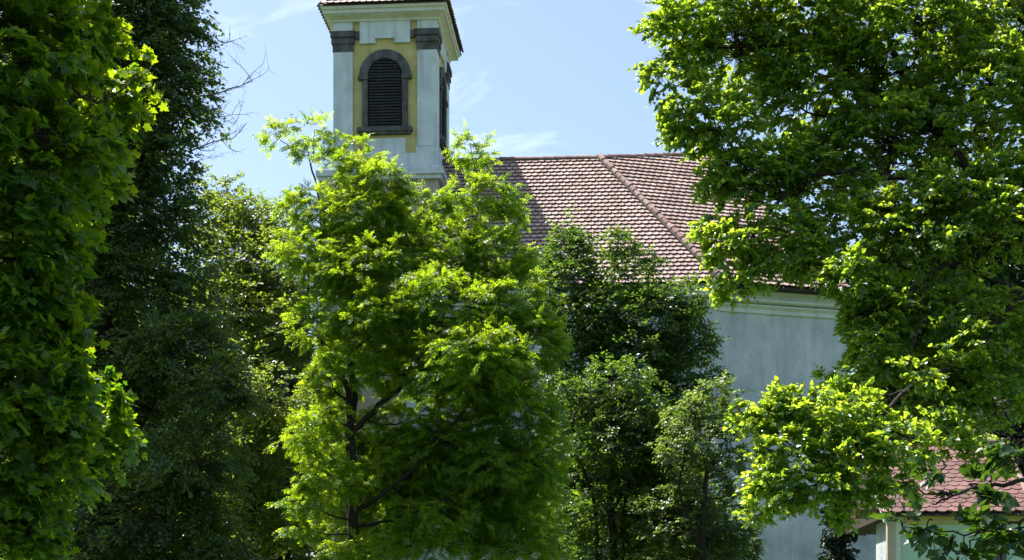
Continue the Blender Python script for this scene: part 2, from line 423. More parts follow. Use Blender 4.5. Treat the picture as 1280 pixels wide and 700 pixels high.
def caps(P, Q, r=.115, ln=.36, name='ridge_tile', mat='ridge', par=nroof, lift=.0, seed=1):
    P = np.asarray(P, float); Q = np.asarray(Q, float); D = Q-P; Lg = np.linalg.norm(D); D /= Lg; n_ = max(1, int(Lg/ln)); mb = MB()
    rr_ = random.Random(seed)
    up = np.array([0,0,1.]); up = up-D*np.dot(up, D); up /= np.linalg.norm(up); sd_ = np.cross(D, up)
    for i in range(n_):
        a = P + D*(Lg*i/n_); b = P + D*(Lg*(i+1)/n_+.05)
        j = rr_.uniform(-.012, .012); r_a = r*1.12; r_b = r*.92
        vs = []
        for (c, rad) in ((a, r_a), (b, r_b)):
            for th in (0, .2):
                for t in np.linspace(-.1, math.pi+.1, 9):
                    q_ = rad - (.02 if th else 0)
                    vs.append(c + sd_*math.cos(t)*q_*1.05 + up*(math.sin(t)*q_ + lift + j))
        fs = []
        for t in range(8):
            fs += [(t, t+1, 18+t+1, 18+t), (9+t+1, 9+t, 27+t, 27+t+1), (t+1, t, 9+t, 9+t+1), (18+t, 18+t+1, 27+t+1, 27+t)]
        fs += [(0,18,27,9),(8,17,35,26)]
        mb.add(vs, fs)
    return mb.build(name, M[mat], par)
caps(AL1, H0, seed=5); caps(H0, RB, seed=6)
caps(H1+np.array([0,0,.03]), H0, r=.10, ln=.30, lift=.085, name='hip_tile', seed=8)
caps(EE, RB, r=.12, name='hip_tile', seed=9)
# mortar bead beside the hip
m = MB(); m.tube([H1+(0,0,.03), H0+(0,0,.03)], [.135,.135], 8); part('mortar_bed', m, 'under', nroof)
# finial
fp = hit(865, 196, H0, nB); m = MB()
m.tube([fp+(0,0,-.1), fp+(0,0,.34)], [.014,.008], 6)
for s in (-1, 1):
    pts = [fp + np.array([s*.22*math.sin(t)*(1 if t < 2 else .9), 0, .16-.13*math.cos(t)+.04*t]) for t in np.linspace(0, 2.6, 10)]
    m.tube(pts, [.009]*10, 5)
part('finial', m, 'iron', nroof)

# --- nave walls with S-curved cornice. path (u, v) along the wall from gable to east corner
cA = hit(887.5, 400, (0, H1[1]+.30, 0), np.array([0,1.,0]))
vA = H1[1]+.30
nb2 = np.array([-ub[1], ub[0]]); nb2 = nb2/np.linalg.norm(nb2); nb2 = nb2 if nb2[1] > 0 else -nb2
ub2 = ub[:2]/np.linalg.norm(ub[:2])
Bst = np.array([cA[0], vA]) + ub2*.55 + nb2*.30
# east end where the pixel column is 1060
dd = rayl(1060, 420); 
tt = np.dot(Bst-CL[:2], nb2)/np.dot(dd[:2], nb2); Bend = (CL + dd*tt)[:2]
path = [np.array([uL+.25, vA]), np.array([cA[0]-.02, vA])]
for t in np.linspace(.08, 1, 12):
    s_ = t*t*(3-2*t); c = np.array([cA[0], vA])*(1-t) + (np.array([cA[0], vA])+ub2*.55)*t + nb2*.30*s_
    path.append(c)
path.append(Bend)
backw = [np.array([Bend[0]+.3, 2*vr-vA]), np.array([uL+.25, 2*vr-vA])]
wtop = ze-.28
poly = path+backw
m = MB(); m.prism([tuple(p) for p in poly], 0, wtop, lambda a, b, n: (a, b, n))
part('nave_wall', m, 'wall')
# gable toward the tower
m = MB(); m.add([(uL+.25, vA, wtop-.3), (uL+.25, 2*vr-vA, wtop-.3), (uL+.25, vr, zr-.35), (uL+.5, vA, wtop-.3), (uL+.5, 2*vr-vA, wtop-.3), (uL+.5, vr, zr-.35)],
      [(0,1,2),(5,4,3),(0,2,5,3),(1,4,5,2),(0,3,4,1)]); part('gable_wall', m, 'wall')
# corner strip of the nave wall left of the bend
m = MB(); m.box(cA[0]-.46, cA[0]+.02, vA-.06, vA+.3, 0, wtop-.55); part('pilaster', m, 'wall')
# cornice swept along path: offset outward, z
def offs(path, e):
    out = []
    for i, p in enumerate(path):
        a = path[max(i-1, 0)]; b = path[min(i+1, len(path)-1)]; d = (b-a)/np.linalg.norm(b-a)
        nrm = np.array([d[1], -d[0]])
        out.append(p+nrm*e)
    return out
prof = [(.0, -.98), (.09, -.97), (.10, -.92), (.03, -.89), (.05, -.80), (.12, -.74), (.20, -.68), (.20, -.63), (.04, -.62), (.04, -.58), (.28, -.54), (.34, -.50), (.34, -.42), (.10, -.41), (.10, -.35), (.13, -.22), (.26, -.10), (.38, -.02)]
wp = [path[0]] + path[1:]
vs = []; fs = []
for e_, z_ in prof:
    z_ *= .74; e_ *= .82
    for p in offs(wp, e_): vs.append((p[0], p[1], ze+z_))
k = len(wp)
for i in range(len(prof)-1):
    for j in range(k-1): fs.append((i*k+j, i*k+j+1, (i+1)*k+j+1, (i+1)*k+j))
m = MB(); m.add(vs, fs); part('eaves_cornice', m, 'fascia')
# end return of the cornice around the east corner
pe = offs(wp, 0)[-1]; dcor = ub2
m = MB(); m.prism([(0,-.68),(.04,-.62),(.10,-.53),(.06,-.41),(.18,-.30),(.08,-.26),(.1,-.1),(.26,-.015),(0,-.015)], 0, .9, lambda a, b, n: (pe[0]+dcor[0]*a+nb2[0]*n, pe[1]+dcor[1]*a+nb2[1]*n, ze+b)); part('eaves_cornice', m, 'fascia')
# nave window with lattice (seen through the branches)
def nave_window(px, y0, y1, wpx):
    p = hit(px, (y0+y1)/2, (0, vA, 0), np.array([0,1.,0])); sc_ = np.linalg.norm(rayl(px, y0)-rayl(px, y0+1))*((p-CL)[1]/rayl(px, y0)[1])
    w_ = wpx*sc_/2; zb_ = hit(px, y1, (0, vA, 0), np.array([0,1.,0]))[2]; zt_ = hit(px, y0, (0, vA, 0), np.array([0,1.,0]))[2]
    fn = lambda a, b, n: (p[0]+a, vA-n, b)
    m = MB(); m.prism([(-w_, zb_),(w_, zb_),(w_, zt_)]+[(w_*math.cos(t), zt_+w_*.6*math.sin(t)) for t in np.linspace(.3, math.pi-.3, 8)]+[(-w_, zt_)], -.1, .012, fn)
    wn = part('nave_window', m, 'glass')
    m = MB(); nx_, ny_ = 4, 8
    for i in range(nx_+1):
        a = -w_+2*w_*i/nx_; m.prism([(a-.025, zb_),(a+.025, zb_),(a+.025, zt_+w_*.3),(a-.025, zt_+w_*.3)], .0, .04, fn)
    for i in range(ny_+1):
        b = zb_+(zt_-zb_)*i/ny_; m.prism([(-w_, b-.025),(w_, b-.025),(w_, b+.025),(-w_, b+.025)], .0, .036, fn)
    part('lattice', m, 'iron', wn)
    m = MB(); m.prism([(-w_-.14, zb_-.1),(w_+.14, zb_-.1),(w_+.14, zb_),(-w_-.14, zb_)], .0, .12, fn)
    for s in (-1, 1):
        m.prism([(s*w_, zb_),(s*(w_+.12), zb_),(s*(w_+.12), zt_+.1),(s*w_, zt_+.1)], .0, .05, fn)
    part('window_frame', m, 'wall', wn)
nave_window(708, 452, 562, 42)
nave_window(570, 452, 562, 42)

# --- low sacristy wing right of the nave, brown eaves
sx0 = hit(1000, 640, (0, vr+.8, 0), np.array([0,1.,0])); sx1 = hit(1200, 640, (0, vr+.8, 0), np.array([0,1.,0])); zs = sx0[2]
m = MB(); m.box(sx0[0], sx1[0], vr+.8, vr+5, 0, zs); part('sacristy_wall', m, 'wall')
m = MB(); m.box(sx0[0]-.2, sx1[0]+.4, vr+.35, vr+5.2, zs+.0, zs+.3); part('sacristy_eaves', m, 'wood')
m = MB(); m.add([(sx0[0]-.3, vr+.3, zs+.3),(sx1[0]+.5, vr+.3, zs+.3),(sx1[0]+.5, vr+5.3, zs+.3),(sx0[0]-.3, vr+5.3, zs+.3),(sx0[0]+1, vr+2.8, zs+1.7),(sx1[0]-1, vr+2.8, zs+1.7)],
      [(0,1,5,4),(1,2,5),(2,3,4,5),(3,0,4),(3,2,1,0)]); part('sacristy_roof', m, 'redtile')

# ------------------------------------------------------------------ annex (little house at the lower right)
AY = 24.0; ap = at(1108, HZ, AY); ap[2] = 0
annex = thing('garden_house', 'small mint green house with a scalloped red tile roof at the lower right', 'house', tuple(ap), -R(4.0))
wpx = F/AY; za = EYE+(HZ-642)/wpx; pa_ = R(34); dep = 4.4; wid = 184/wpx
def apart(name, mb, mat, parent=annex, label=None):
    o = mb.build(name, M[mat], parent)
    if label: o['label'] = label
    return o
m = MB(); zra = za+dep/2*math.tan(pa_)
m.add([(0.02,0,za-.03),(wid,0,za-.03),(wid,dep/2,zra-.03),(.02,dep/2,zra-.03),(.02,dep,za-.03),(wid,dep,za-.03)], [(0,1,2,3),(3,2,5,4),(0,3,4),(1,5,2),(0,4,5,1)])
aroof = apart('roof', m, 'under')
sl = dep/2/math.cos(pa_)
tiles('roof_tiles', 'redtile', aroof, (0,0,za), (1,0,0), (0, math.cos(pa_), math.sin(pa_)), [(0,-.01),(wid,-.01),(wid,sl),(0,sl)], w=.19, ex=.155, seed=31, lift=.015, thick=.022)
tiles('roof_tiles', 'redtile', aroof, (0,dep,za), (1,0,0), (0, -math.cos(pa_), math.sin(pa_)), [(0,-.01),(wid,-.01),(wid,sl),(0,sl)], w=.19, ex=.155, seed=32, lift=.015, thick=.022)
caps((0,dep/2,zra), (wid,dep/2,zra), r=.1, par=aroof, seed=33)
caps((wid,0.02,za+.02), (wid,dep/2,zra+.02), r=.06, ln=.3, name='verge_tile', par=aroof, seed=34)
m = MB(); m.add([(-.05,-.02,za-.16),(-.05,dep/2,zra-.14),(-.05,dep/2,zra+.05),(-.05,-.02,za+.03),(.0,-.02,za-.16),(.0,dep/2,zra-.14),(.0,dep/2,zra+.05),(.0,-.02,za+.03)],
     [(0,1,2,3),(7,6,5,4),(0,3,7,4),(1,5,6,2),(0,4,5,1),(3,2,6,7)]); apart('verge_board', m, 'white', aroof)
mx0, mx1 = .06, wid-.12
m = MB(); m.box(mx0+.16, mx1, .22, .3, 0, za-.02); wl = apart('wall', m, 'mint')
m = MB(); m.box(mx0+.12, mx1-.01, .301, 1.9, 0, za-.02); apart('side_wall', m, 'wall', label='grey blue plastered side wall')
m = MB(); m.box(mx0+.30, mx1-.02, .19, .219, za-.17, za-.03); apart('frieze', m, 'yellow')
m = MB(); m.box(mx0-.01, mx0+.125, .16, .30, 0, za-.06); apart('corner_post', m, 'beige')
m = MB(); m.box(mx0+.127, mx0+.215, .17, .23, 0, za-.05); apart('corner_trim', m, 'cream')
m = MB(); a0 = (1240-1108)/wpx; m.box(a0, a0+.25, .16, .218, za-.85, za-.03); m.box(a0-.03, a0+.28, .13, .218, za-.93, za-.852); apart('wall_niche', m, 'stone')
m = MB(); m.box(mx0-.5, mx0-.03, .5, .66, za-.03, za+.12); apart('porch_beam', m, 'wood')

# ------------------------------------------------------------------ leaves
def fan(outline, cup=.0, fold=.0):
    pts = [(0.35, 0, 0)]
    for x, y in outline: pts.append((x, y, fold*abs(y) + cup*(x-.4)**2))
    k = len(outline); f = [(0, i+1, (i+1) % k+1) for i in range(k)]
    return np.array(pts, float), np.array(f)
half_m = [(0,.03),(-.08,.20),(-.12,.42),(.10,.34),(.22,.36),(.30,.62),(.44,.50),(.56,.56),(.50,.34),(.62,.24),(.74,.30),(.86,.12)]
maple = fan(half_m[::1] + [(1.08, 0)] + [(x, -y) for x, y in half_m[::-1]], .12, .16)
heart = fan([(.0,.0),(-.06,.22),(.10,.40),(.38,.40),(.72,.20),(1.0,0),(.72,-.20),(.38,-.40),(.10,-.40),(-.06,-.22)], -.25, .18)
oval = (np.array([(0,0,0),(.42,.34,.08),(1,0,-.1),(.42,-.34,.08)], float), np.array([(0,1,2),(0,2,3)]))
def frond(nl=5):
    r_ = random.Random(3); V = []; Fc = []
    def leaflet(b, d, l):
        d = d/np.linalg.norm(d); sd_ = np.cross(d, np.array([r_.uniform(-.6,.6), r_.uniform(-.6,.6), 1.])); sd_ = sd_/np.linalg.norm(sd_)*l*.27
        k = len(V); V.extend([b, b+d*l*.45+sd_, b+d*l, b+d*l*.45-sd_]); Fc.extend([(k,k+1,k+2),(k,k+2,k+3)])
    for i in range(nl):
        t = .08+.88*i/nl
        for q_ in (-1, 1):
            b = np.array([t, 0, -.18*t*t]); leaflet(b, np.array([.3+r_.uniform(-.2,.3), q_*.9, -.15+r_.uniform(-.4,.3)]), .34*r_.uniform(.8,1.15))
    leaflet(np.array([.95, 0, -.17]), np.array([1, .1, -.2]), .3)
    return np.array(V), np.array(Fc)
TPL = dict(maple=maple, heart=heart, oval=oval, frond=frond())

def unit(v): return v/np.maximum(np.linalg.norm(v, axis=-1, keepdims=True), 1e-9)
def place_leaves(tpl, P, D, Nn, sc):
    V, Fc = TPL[tpl]; D = unit(D); Y_ = unit(np.cross(Nn, D)); Z_ = np.cross(D, Y_)
    Rm = np.stack([D, Y_, Z_], axis=2)                         # columns
    W_ = np.einsum('nij,kj->nki', Rm, V)*sc[:, None, None] + P[:, None, :]
    idx = Fc[None]+(np.arange(len(P))*len(V))[:, None, None]
    return W_.reshape(-1, 3), idx.reshape(-1, Fc.shape[1])

def tubes_np(P0, P1, r0, r1, bend, sides=4, segs=3):
    """thin branches: arrays of starts and ends -> verts, quads"""
    n = len(P0); d = unit(P1-P0); ref = np.where(np.abs(d[:, 2:3]) < .8, np.array([[0,0,1.]]), np.array([[1.,0,0]]))
    a = unit(np.cross(d, ref)); b = np.cross(d, a); V = []
    for k in range(segs+1):
        t = k/segs; c = P0+(P1-P0)*t + bend*(4*t*(1-t)); r = (r0+(r1-r0)*t)[:, None]
        for q_ in range(sides):
            th = 2*math.pi*q_/sides; V.append(c+(a*math.cos(th)+b*math.sin(th))*r)
    V = np.stack(V, 1).reshape(-1, 3); base = (np.arange(n)*(segs+1)*sides)[:, None]
    F_ = []
    for k in range(segs):
        for q_ in range(sides):
            F_.append(np.array([k*sides+q_, k*sides+(q_+1) % sides, (k+1)*sides+(q_+1) % sides, (k+1)*sides+q_]))
    F_ = (base[:, :, None]+np.stack(F_)[None]).reshape(-1, 4)
    return V, F_

def smooth_path(pts, n=5, jit=0.0, rg=None):
    pts = [np.asarray(p, float) for p in pts]; out = []
    for i in range(len(pts)-1):
        p0 = pts[max(i-1, 0)]; p1 = pts[i]; p2_ = pts[i+1]; p3 = pts[min(i+2, len(pts)-1)]
        for k in range(n):
            t = k/n
            out.append(.5*((2*p1)+(-p0+p2_)*t+(2*p0-5*p1+4*p2_-p3)*t*t+(-p0+3*p1-3*p2_+p3)*t**3))
    out.append(pts[-1])
    if jit and rg is not None:
        for i in range(1, len(out)-1): out[i] = out[i]+rg.normal(0, jit, 3)
    return out

DM = 3.3
def tree(name, label, base_px, Y, lobes, limbs, mat, tpl='oval', size=.07, dens=55, per=22, spread=.45, up=.25, droop=.15,
         tr=.12, hole=.0, tilt=.6, seed=0, group=None, cat='tree', shell=.55, anchors=None, norm_up=1.0, bark='bark', lean=0.0, lean0=560, leanmin=-999, tuft=None, tn=6):
    tuft = tuft or 18*Y/F+.02
    """base_px: pixel column of the trunk foot at depth Y. lobes: (px, py, rx, ry, dY, depth factor, density factor).
    limbs: list of (list of (px, py, dY), r0, r1)."""
    rg = np.random.default_rng(100+seed)
    B = at(base_px, HZ, Y); B[2] = 0
    root = thing(name, label, cat, tuple(B), 0, group)
    mb = MB(); nodes = []
    for pts, r0, r1 in limbs:
        w = [at(px, py, Y+dy+lean*max(0, 560-py)*Y/F)-B for px, py, dy in pts]
        if pts[0][1] >= 790: w[0][2] = -.1
        sp = smooth_path(w, 6, .012, rg); k = len(sp)
        rad = [r0+(r1-r0)*(i/(k-1))**.8 for i in range(k)]
        if pts[0][1] >= 790: rad[0] *= 1.5; rad[1] *= 1.15
        mb.tube(sp, rad, 8)
        nodes += [(p, r) for p, r in zip(sp, rad)][2:]
    NP = np.array([n_[0] for n_ in nodes]); NR = np.array([n_[1] for n_ in nodes])
    allP = []; allD = []; allN = []; twV = []; twF = []; off = 0
    ph = rg.uniform(0, 6.28, (6, 3)); fr = rg.uniform(1.2, 3.2, (6, 3))
    for lb in lobes:
        px, py, rx, ry = lb[:4]; dy = lb[4] if len(lb) > 4 else 0; df = lb[5] if len(lb) > 5 else 1.0; nf = lb[6] if len(lb) > 6 else 1.0
        dy = dy+lean*max(lean0-py, leanmin)*Y/F
        c = at(px, py, Y+dy)-B; m_ = (Y+dy)/F; Rd = np.array([rx*m_, (rx+ry)/2*m_*df, ry*m_])
        area = 4*math.pi*((Rd[0]*Rd[1])**1.6/3+(Rd[0]*Rd[2])**1.6/3+(Rd[1]*Rd[2])**1.6/3)**(1/1.6)
        n_ = max(3, int(area*dens*DM/10*nf))
        u = unit(rg.normal(0, 1, (n_, 3))); u[:, 2] = np.where(u[:, 2] < -.5, -u[:, 2], u[:, 2])
        rf = 1-np.abs(rg.normal(0, shell*.5, n_)); rf = np.clip(rf, .1, 1)
        lump = 1+.10*np.sin(u@np.array([5.1,3.7,6.3])+seed)+.07*np.sin(u@np.array([-9,11,8.]))
        P = c+u*Rd*(rf*lump)[:, None]
        # gather the sprays into flat tufts with gaps between them
        tr_ = tuft*rg.uniform(.7, 1.3)
        nt_ = max(2, int(n_/tn)); ti = rg.integers(0, nt_, n_)
        go = rg.normal(0, 1, (n_, 3))*np.array([tr_, tr_, tr_*.62])
        go[:, 2] -= (go[:, 0]**2+go[:, 1]**2)/tr_*.22
        P = P[ti]+go; u = unit(u[ti]*.6+unit(go)*.8)
        q_ = (P-c)/Rd; ql = np.linalg.norm(q_, axis=1); lim = np.where(rg.random(nt_) < .14, rg.uniform(1.15, 1.42, nt_), rg.uniform(.82, 1.1, nt_))[ti]
        P = np.where((ql > lim)[:, None], c+q_/ql[:, None]*Rd*(lim-rg.uniform(0, .18, n_))[:, None], P)
        if hole > 0:
            q_ = sum(np.sin(P*fr[i]+ph[i]).sum(1) for i in range(6))/6
            P_ = P[q_ > -1.2+hole*1.4]; 
            keep = q_ > -1.2+hole*1.4; P = P[keep]; u = u[keep]
            if len(P) < 2: continue
            n_ = len(P)
        # limb from nearest wood toward the lobe, then thin branches
        cw = c-np.array([0,0,Rd[2]*.3])
        dist = np.linalg.norm(NP-cw, axis=1)+np.maximum(0, NP[:, 2]-cw[2])*1.2; j = int(np.argmin(dist)); s0 = NP[j]
        rb = min(NR[j]*.7, .012+.022*max(Rd)+.004*dist[j])
        mid1 = s0*.6+cw*.4+rg.normal(0, .05, 3)+np.array([0,0,-.06*dist[j]]); end = c+(c-s0)/max(np.linalg.norm(c-s0), .01)*Rd.mean()*.5
        sp = smooth_path([s0, mid1, cw, end], 4, .01, rg); k = len(sp)
        mb.tube(sp, [rb+(.006-rb)*(i/(k-1)) for i in range(k)], 6)
        SP = np.array(sp)
        # thin branches to the sprays from the spine
        ds_ = np.linalg.norm(P[:, None, :]-SP[None, 2:], axis=2)+np.maximum(0, SP[None, 2:, 2]-P[:, 2:3])*.8+rg.uniform(0, .25*Rd.mean(), (n_, len(SP)-2))
        src = SP[2+np.argmin(ds_, axis=1)]
        bend = np.stack([rg.normal(0, .05, n_), rg.normal(0, .05, n_), -rg.uniform(.0, .10, n_)], 1)*Rd.mean()
        nb_ = max(2, int(n_*.3))
        V, Fq = tubes_np(src[:nb_], P[:nb_], np.full(nb_, .003+.004*Rd.mean()), np.full(nb_, .002), bend[:nb_])
        twV.append(V); twF.append(Fq+off); off += len(V)
        # sprays
        out = unit((P-c)/Rd); d = unit(out*1.0+rg.normal(0, .35, (n_, 3))+np.array([0,0,up-.35]))
        nn = unit(np.array([0,0,norm_up])+rg.normal(0, .42, (n_, 3))+out*.35)
        d = unit(d-nn*(d*nn).sum(1, keepdims=True)*.55)
        side = np.cross(nn, d)
        T = 4; Mv = max(2, per//T); Ls = spread*rg.uniform(.6, 1.15, n_)
        for t_ in range(T):
            ang = (t_-(T-1)/2)/(T-1)*1.9+rg.normal(0, .15, n_)
            td = d*np.cos(ang)[:, None]+side*np.sin(ang)[:, None]
            tl = Ls*(1-.35*np.abs(ang))*rg.uniform(.75, 1.1, n_)
            dr = np.array([0,0,-1.])*droop
            endp = P+td*tl[:, None]+dr*tl[:, None]
            V, Fq = tubes_np(P, endp, np.full(n_, .0035), np.full(n_, .0015), -dr*tl[:, None]*.25, 3, 2)
            twV.append(V); twF.append(Fq+off); off += len(V)
            for k2 in range(Mv):
                f_ = (k2+rg.uniform(.2, 1, n_))/Mv; sg = 1 if k2 % 2 else -1
                pos = P+td*(tl*f_)[:, None]+dr*(tl*f_*f_)[:, None]+rg.normal(0, spread*.05, (n_, 3))
                la = sg*rg.uniform(.4, 1.25, n_) if k2 < Mv-1 else rg.normal(0, .3, n_)
                sd2 = np.cross(nn, td); ld = td*np.cos(la)[:, None]+sd2*np.sin(la)[:, None]
                ld = ld+np.array([0,0,-1.])*rg.uniform(0, .45, n_)[:, None]
                allP.append(pos); allD.append(ld); allN.append(unit(nn+rg.normal(0, tilt, (n_, 3))))
    P = np.concatenate(allP); D = np.concatenate(allD); Nn = np.concatenate(allN)
    sc = size*rg.uniform(.6, 1.2, len(P))
    V, Fc = place_leaves(tpl, P, D, Nn, sc)
    mb.build('trunk', M[bark], root, True)
    np_mesh('branches', np.concatenate(twV), [np.concatenate(twF)], M[bark], root)
    np_mesh('crown', V, [Fc], mat, root)
    print('TREE', name, len(P), 'leaves', len(Fc), 'tris')
    return root, B

# diffuse pair, translucent pair
LM = {}
LM['maple'] = leaf_mat('maple_leaf', (.018,.060,.010), (.045,.120,.016), (.10,.32,.008), (.66,.80,.012), .46, .42, .5)
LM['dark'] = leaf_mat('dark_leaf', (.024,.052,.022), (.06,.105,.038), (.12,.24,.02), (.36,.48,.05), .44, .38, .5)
LM['olive'] = leaf_mat('olive_leaf', (.035,.060,.016), (.080,.110,.030), (.26,.38,.02), (.42,.56,.05), .48, .4, .5)
LM['locust'] = leaf_mat('locust_leaf', (.018,.075,.010), (.070,.160,.018), (.20,.46,.008), (.75,.88,.03), .54, .42, .5)
LM['elder'] = leaf_mat('elder_leaf', (.018,.050,.016), (.045,.095,.025), (.10,.24,.015), (.32,.48,.035), .45, .4, .45)
LM['bush'] = leaf_mat('bush_leaf', (.030,.070,.025), (.065,.120,.042), (.18,.32,.03), (.42,.56,.08), .46, .36, .55)
LM['linden'] = leaf_mat('linden_leaf', (.020,.068,.014), (.060,.140,.026), (.22,.44,.010), (.71,.85,.06), .56, .33, .7)
LM['near'] = leaf_mat('shaded_leaf', (.015,.045,.012), (.03,.08,.016), (.04,.11,.008), (.14,.26,.012), .42, .38, .45)  # shade of the near bough put into darker, less translucent leaf colours
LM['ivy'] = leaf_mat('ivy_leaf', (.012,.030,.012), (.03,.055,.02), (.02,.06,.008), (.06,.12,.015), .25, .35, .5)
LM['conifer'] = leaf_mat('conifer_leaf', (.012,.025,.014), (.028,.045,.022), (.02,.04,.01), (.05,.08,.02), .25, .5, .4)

# 1 maple close on the left
tree('maple_tree', 'big leaved maple filling the left edge, bright yellow green leaves along its right side', -230, 13.0,
     [(0,60,125,110,-.3,1,.8), (85,40,60,60,.6,1,.7), (118,135,60,46,1.4,1,.8), (120,185,36,30,1.5,1,.7), (155,110,36,22,1.4,1,.45), (186,84,22,10,1.5,1,.35), (20,190,100,95,-.2,1,.9), (105,225,45,50,1.2,1,.8), (15,300,80,80,-.2,1), (85,300,28,38,.8,1,.8), (-10,400,75,60,0,1), (40,375,62,50,.2,1), (62,425,40,40,.5,1), (15,500,95,75,-.2,1.2), (95,490,50,50,1.1,1,.8), (114,540,40,36,1.5,1,.9), (122,575,26,18,1.5,1,.8), (80,600,40,30,1.1,1,.7), (50,570,75,55,0,1), (-10,640,75,60,0,1), (20,690,60,40,.2,1),
      (-110,250,110,200,.5,1,.8), (-110,520,110,150,.5,1,.7), (-20,-100,150,70,.2,1.5,1.2), (-160,-40,150,150,.3,1.2,1)],  # list ends with unseen canopy lobes, added overhead to shade the crown's face
     [([(-230,800,0),(-225,500,0),(-210,200,0),(-190,-100,0),(-170,-350,0)], .2, .05), ([(-228,620,0),(-120,560,0),(-30,540,0),(60,545,0)], .07, .015), ([(-215,330,0),(-120,260,0),(-20,180,0),(100,120,0)], .08, .015)],
     LM['maple'], 'maple', .086, 120, 16, .25, .3, .2, hole=.0, tilt=.7, seed=1, tuft=.16)

# 2 tall dark tree
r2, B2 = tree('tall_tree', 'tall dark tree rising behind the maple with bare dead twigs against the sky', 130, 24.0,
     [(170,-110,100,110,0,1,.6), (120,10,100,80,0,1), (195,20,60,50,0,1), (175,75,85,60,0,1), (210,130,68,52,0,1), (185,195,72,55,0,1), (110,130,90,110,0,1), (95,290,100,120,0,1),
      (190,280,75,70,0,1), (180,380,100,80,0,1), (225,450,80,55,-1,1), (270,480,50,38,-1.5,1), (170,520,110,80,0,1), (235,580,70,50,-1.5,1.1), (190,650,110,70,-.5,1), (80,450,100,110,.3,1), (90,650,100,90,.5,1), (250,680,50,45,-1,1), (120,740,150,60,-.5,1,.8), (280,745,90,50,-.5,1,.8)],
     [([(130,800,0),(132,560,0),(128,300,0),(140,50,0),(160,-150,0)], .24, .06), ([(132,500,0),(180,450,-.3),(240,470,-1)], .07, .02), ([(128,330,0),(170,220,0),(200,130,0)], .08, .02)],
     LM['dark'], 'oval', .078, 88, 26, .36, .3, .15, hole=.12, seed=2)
rg = np.random.default_rng(5)
def dead(starts, seed):
    rg = np.random.default_rng(seed); mb = MB()
    def grow(p, d, L_, r, lv):
        k = 5; pts = [p]; dd_ = np.array(d, float)
        for i in range(k):
            dd_ = unit(dd_+rg.normal(0, .13, 3)*np.array([1,.4,1])); pts.append(pts[-1]+dd_*L_/k)
        mb.tube(pts, [r*(1-.6*i/k) for i in range(k+1)], 4)
        if lv > 0:
            for i in range(7 if lv > 1 else 5):
                q_ = pts[rg.integers(1, k+1)]; grow(q_, unit(dd_+rg.normal(0, .6, 3)*np.array([1,.5,1])), L_*rg.uniform(.3,.55), r*.5, lv-1)
    a, b, L_, r = starts
    A0 = at(*a)-B2; B0 = at(*b)-B2; grow(A0, unit(B0-A0), np.linalg.norm(B0-A0), r, 2)
    mb.build('dead_branch', M['deadwood'], r2)
dead(((245,66,24),(287,58,23.8),.6,.010), 1); dead(((235,95,24),(276,84,23.8),.6,.010), 7); dead(((250,165,24),(284,140,23.8),.6,.008), 8); dead(((250,120,24),(318,112,23.6),.9,.013), 2); dead(((235,190,24),(292,168,23.7),.8,.015), 3); dead(((255,150,24),(300,150,24),.6,.009), 4); dead(((230,208,24),(268,196,24),.5,.007), 5)

# 3 olive tree between the tall tree and the locust
tree('olive_green_tree', 'olive green rounded tree between the tall dark tree and the bright locust', 310, 31.0,
     [(275,238,26,20,0,1,.8), (262,275,38,28,0,1), (305,280,42,34,0,1), (345,290,35,30,0,1), (290,330,55,40,0,1), (350,345,50,45,0,1), (300,390,55,45,0,1), (355,420,45,45,0,1,.8), (300,470,50,45,0,1), (345,500,45,40,-1,1), (330,560,55,45,0,1), (300,630,65,55,0,1), (360,660,45,45,0,1)],
     [([(310,800,0),(312,600,0),(305,450,0),(310,320,0),(285,245,0)], .18, .03), ([(308,480,0),(340,400,0),(350,330,0)], .06, .02)],
     LM['olive'], 'oval', .085, 80, 24, .36, .3, .15, hole=.2, seed=3, lean=.7, lean0=520, leanmin=0, tuft=.5)
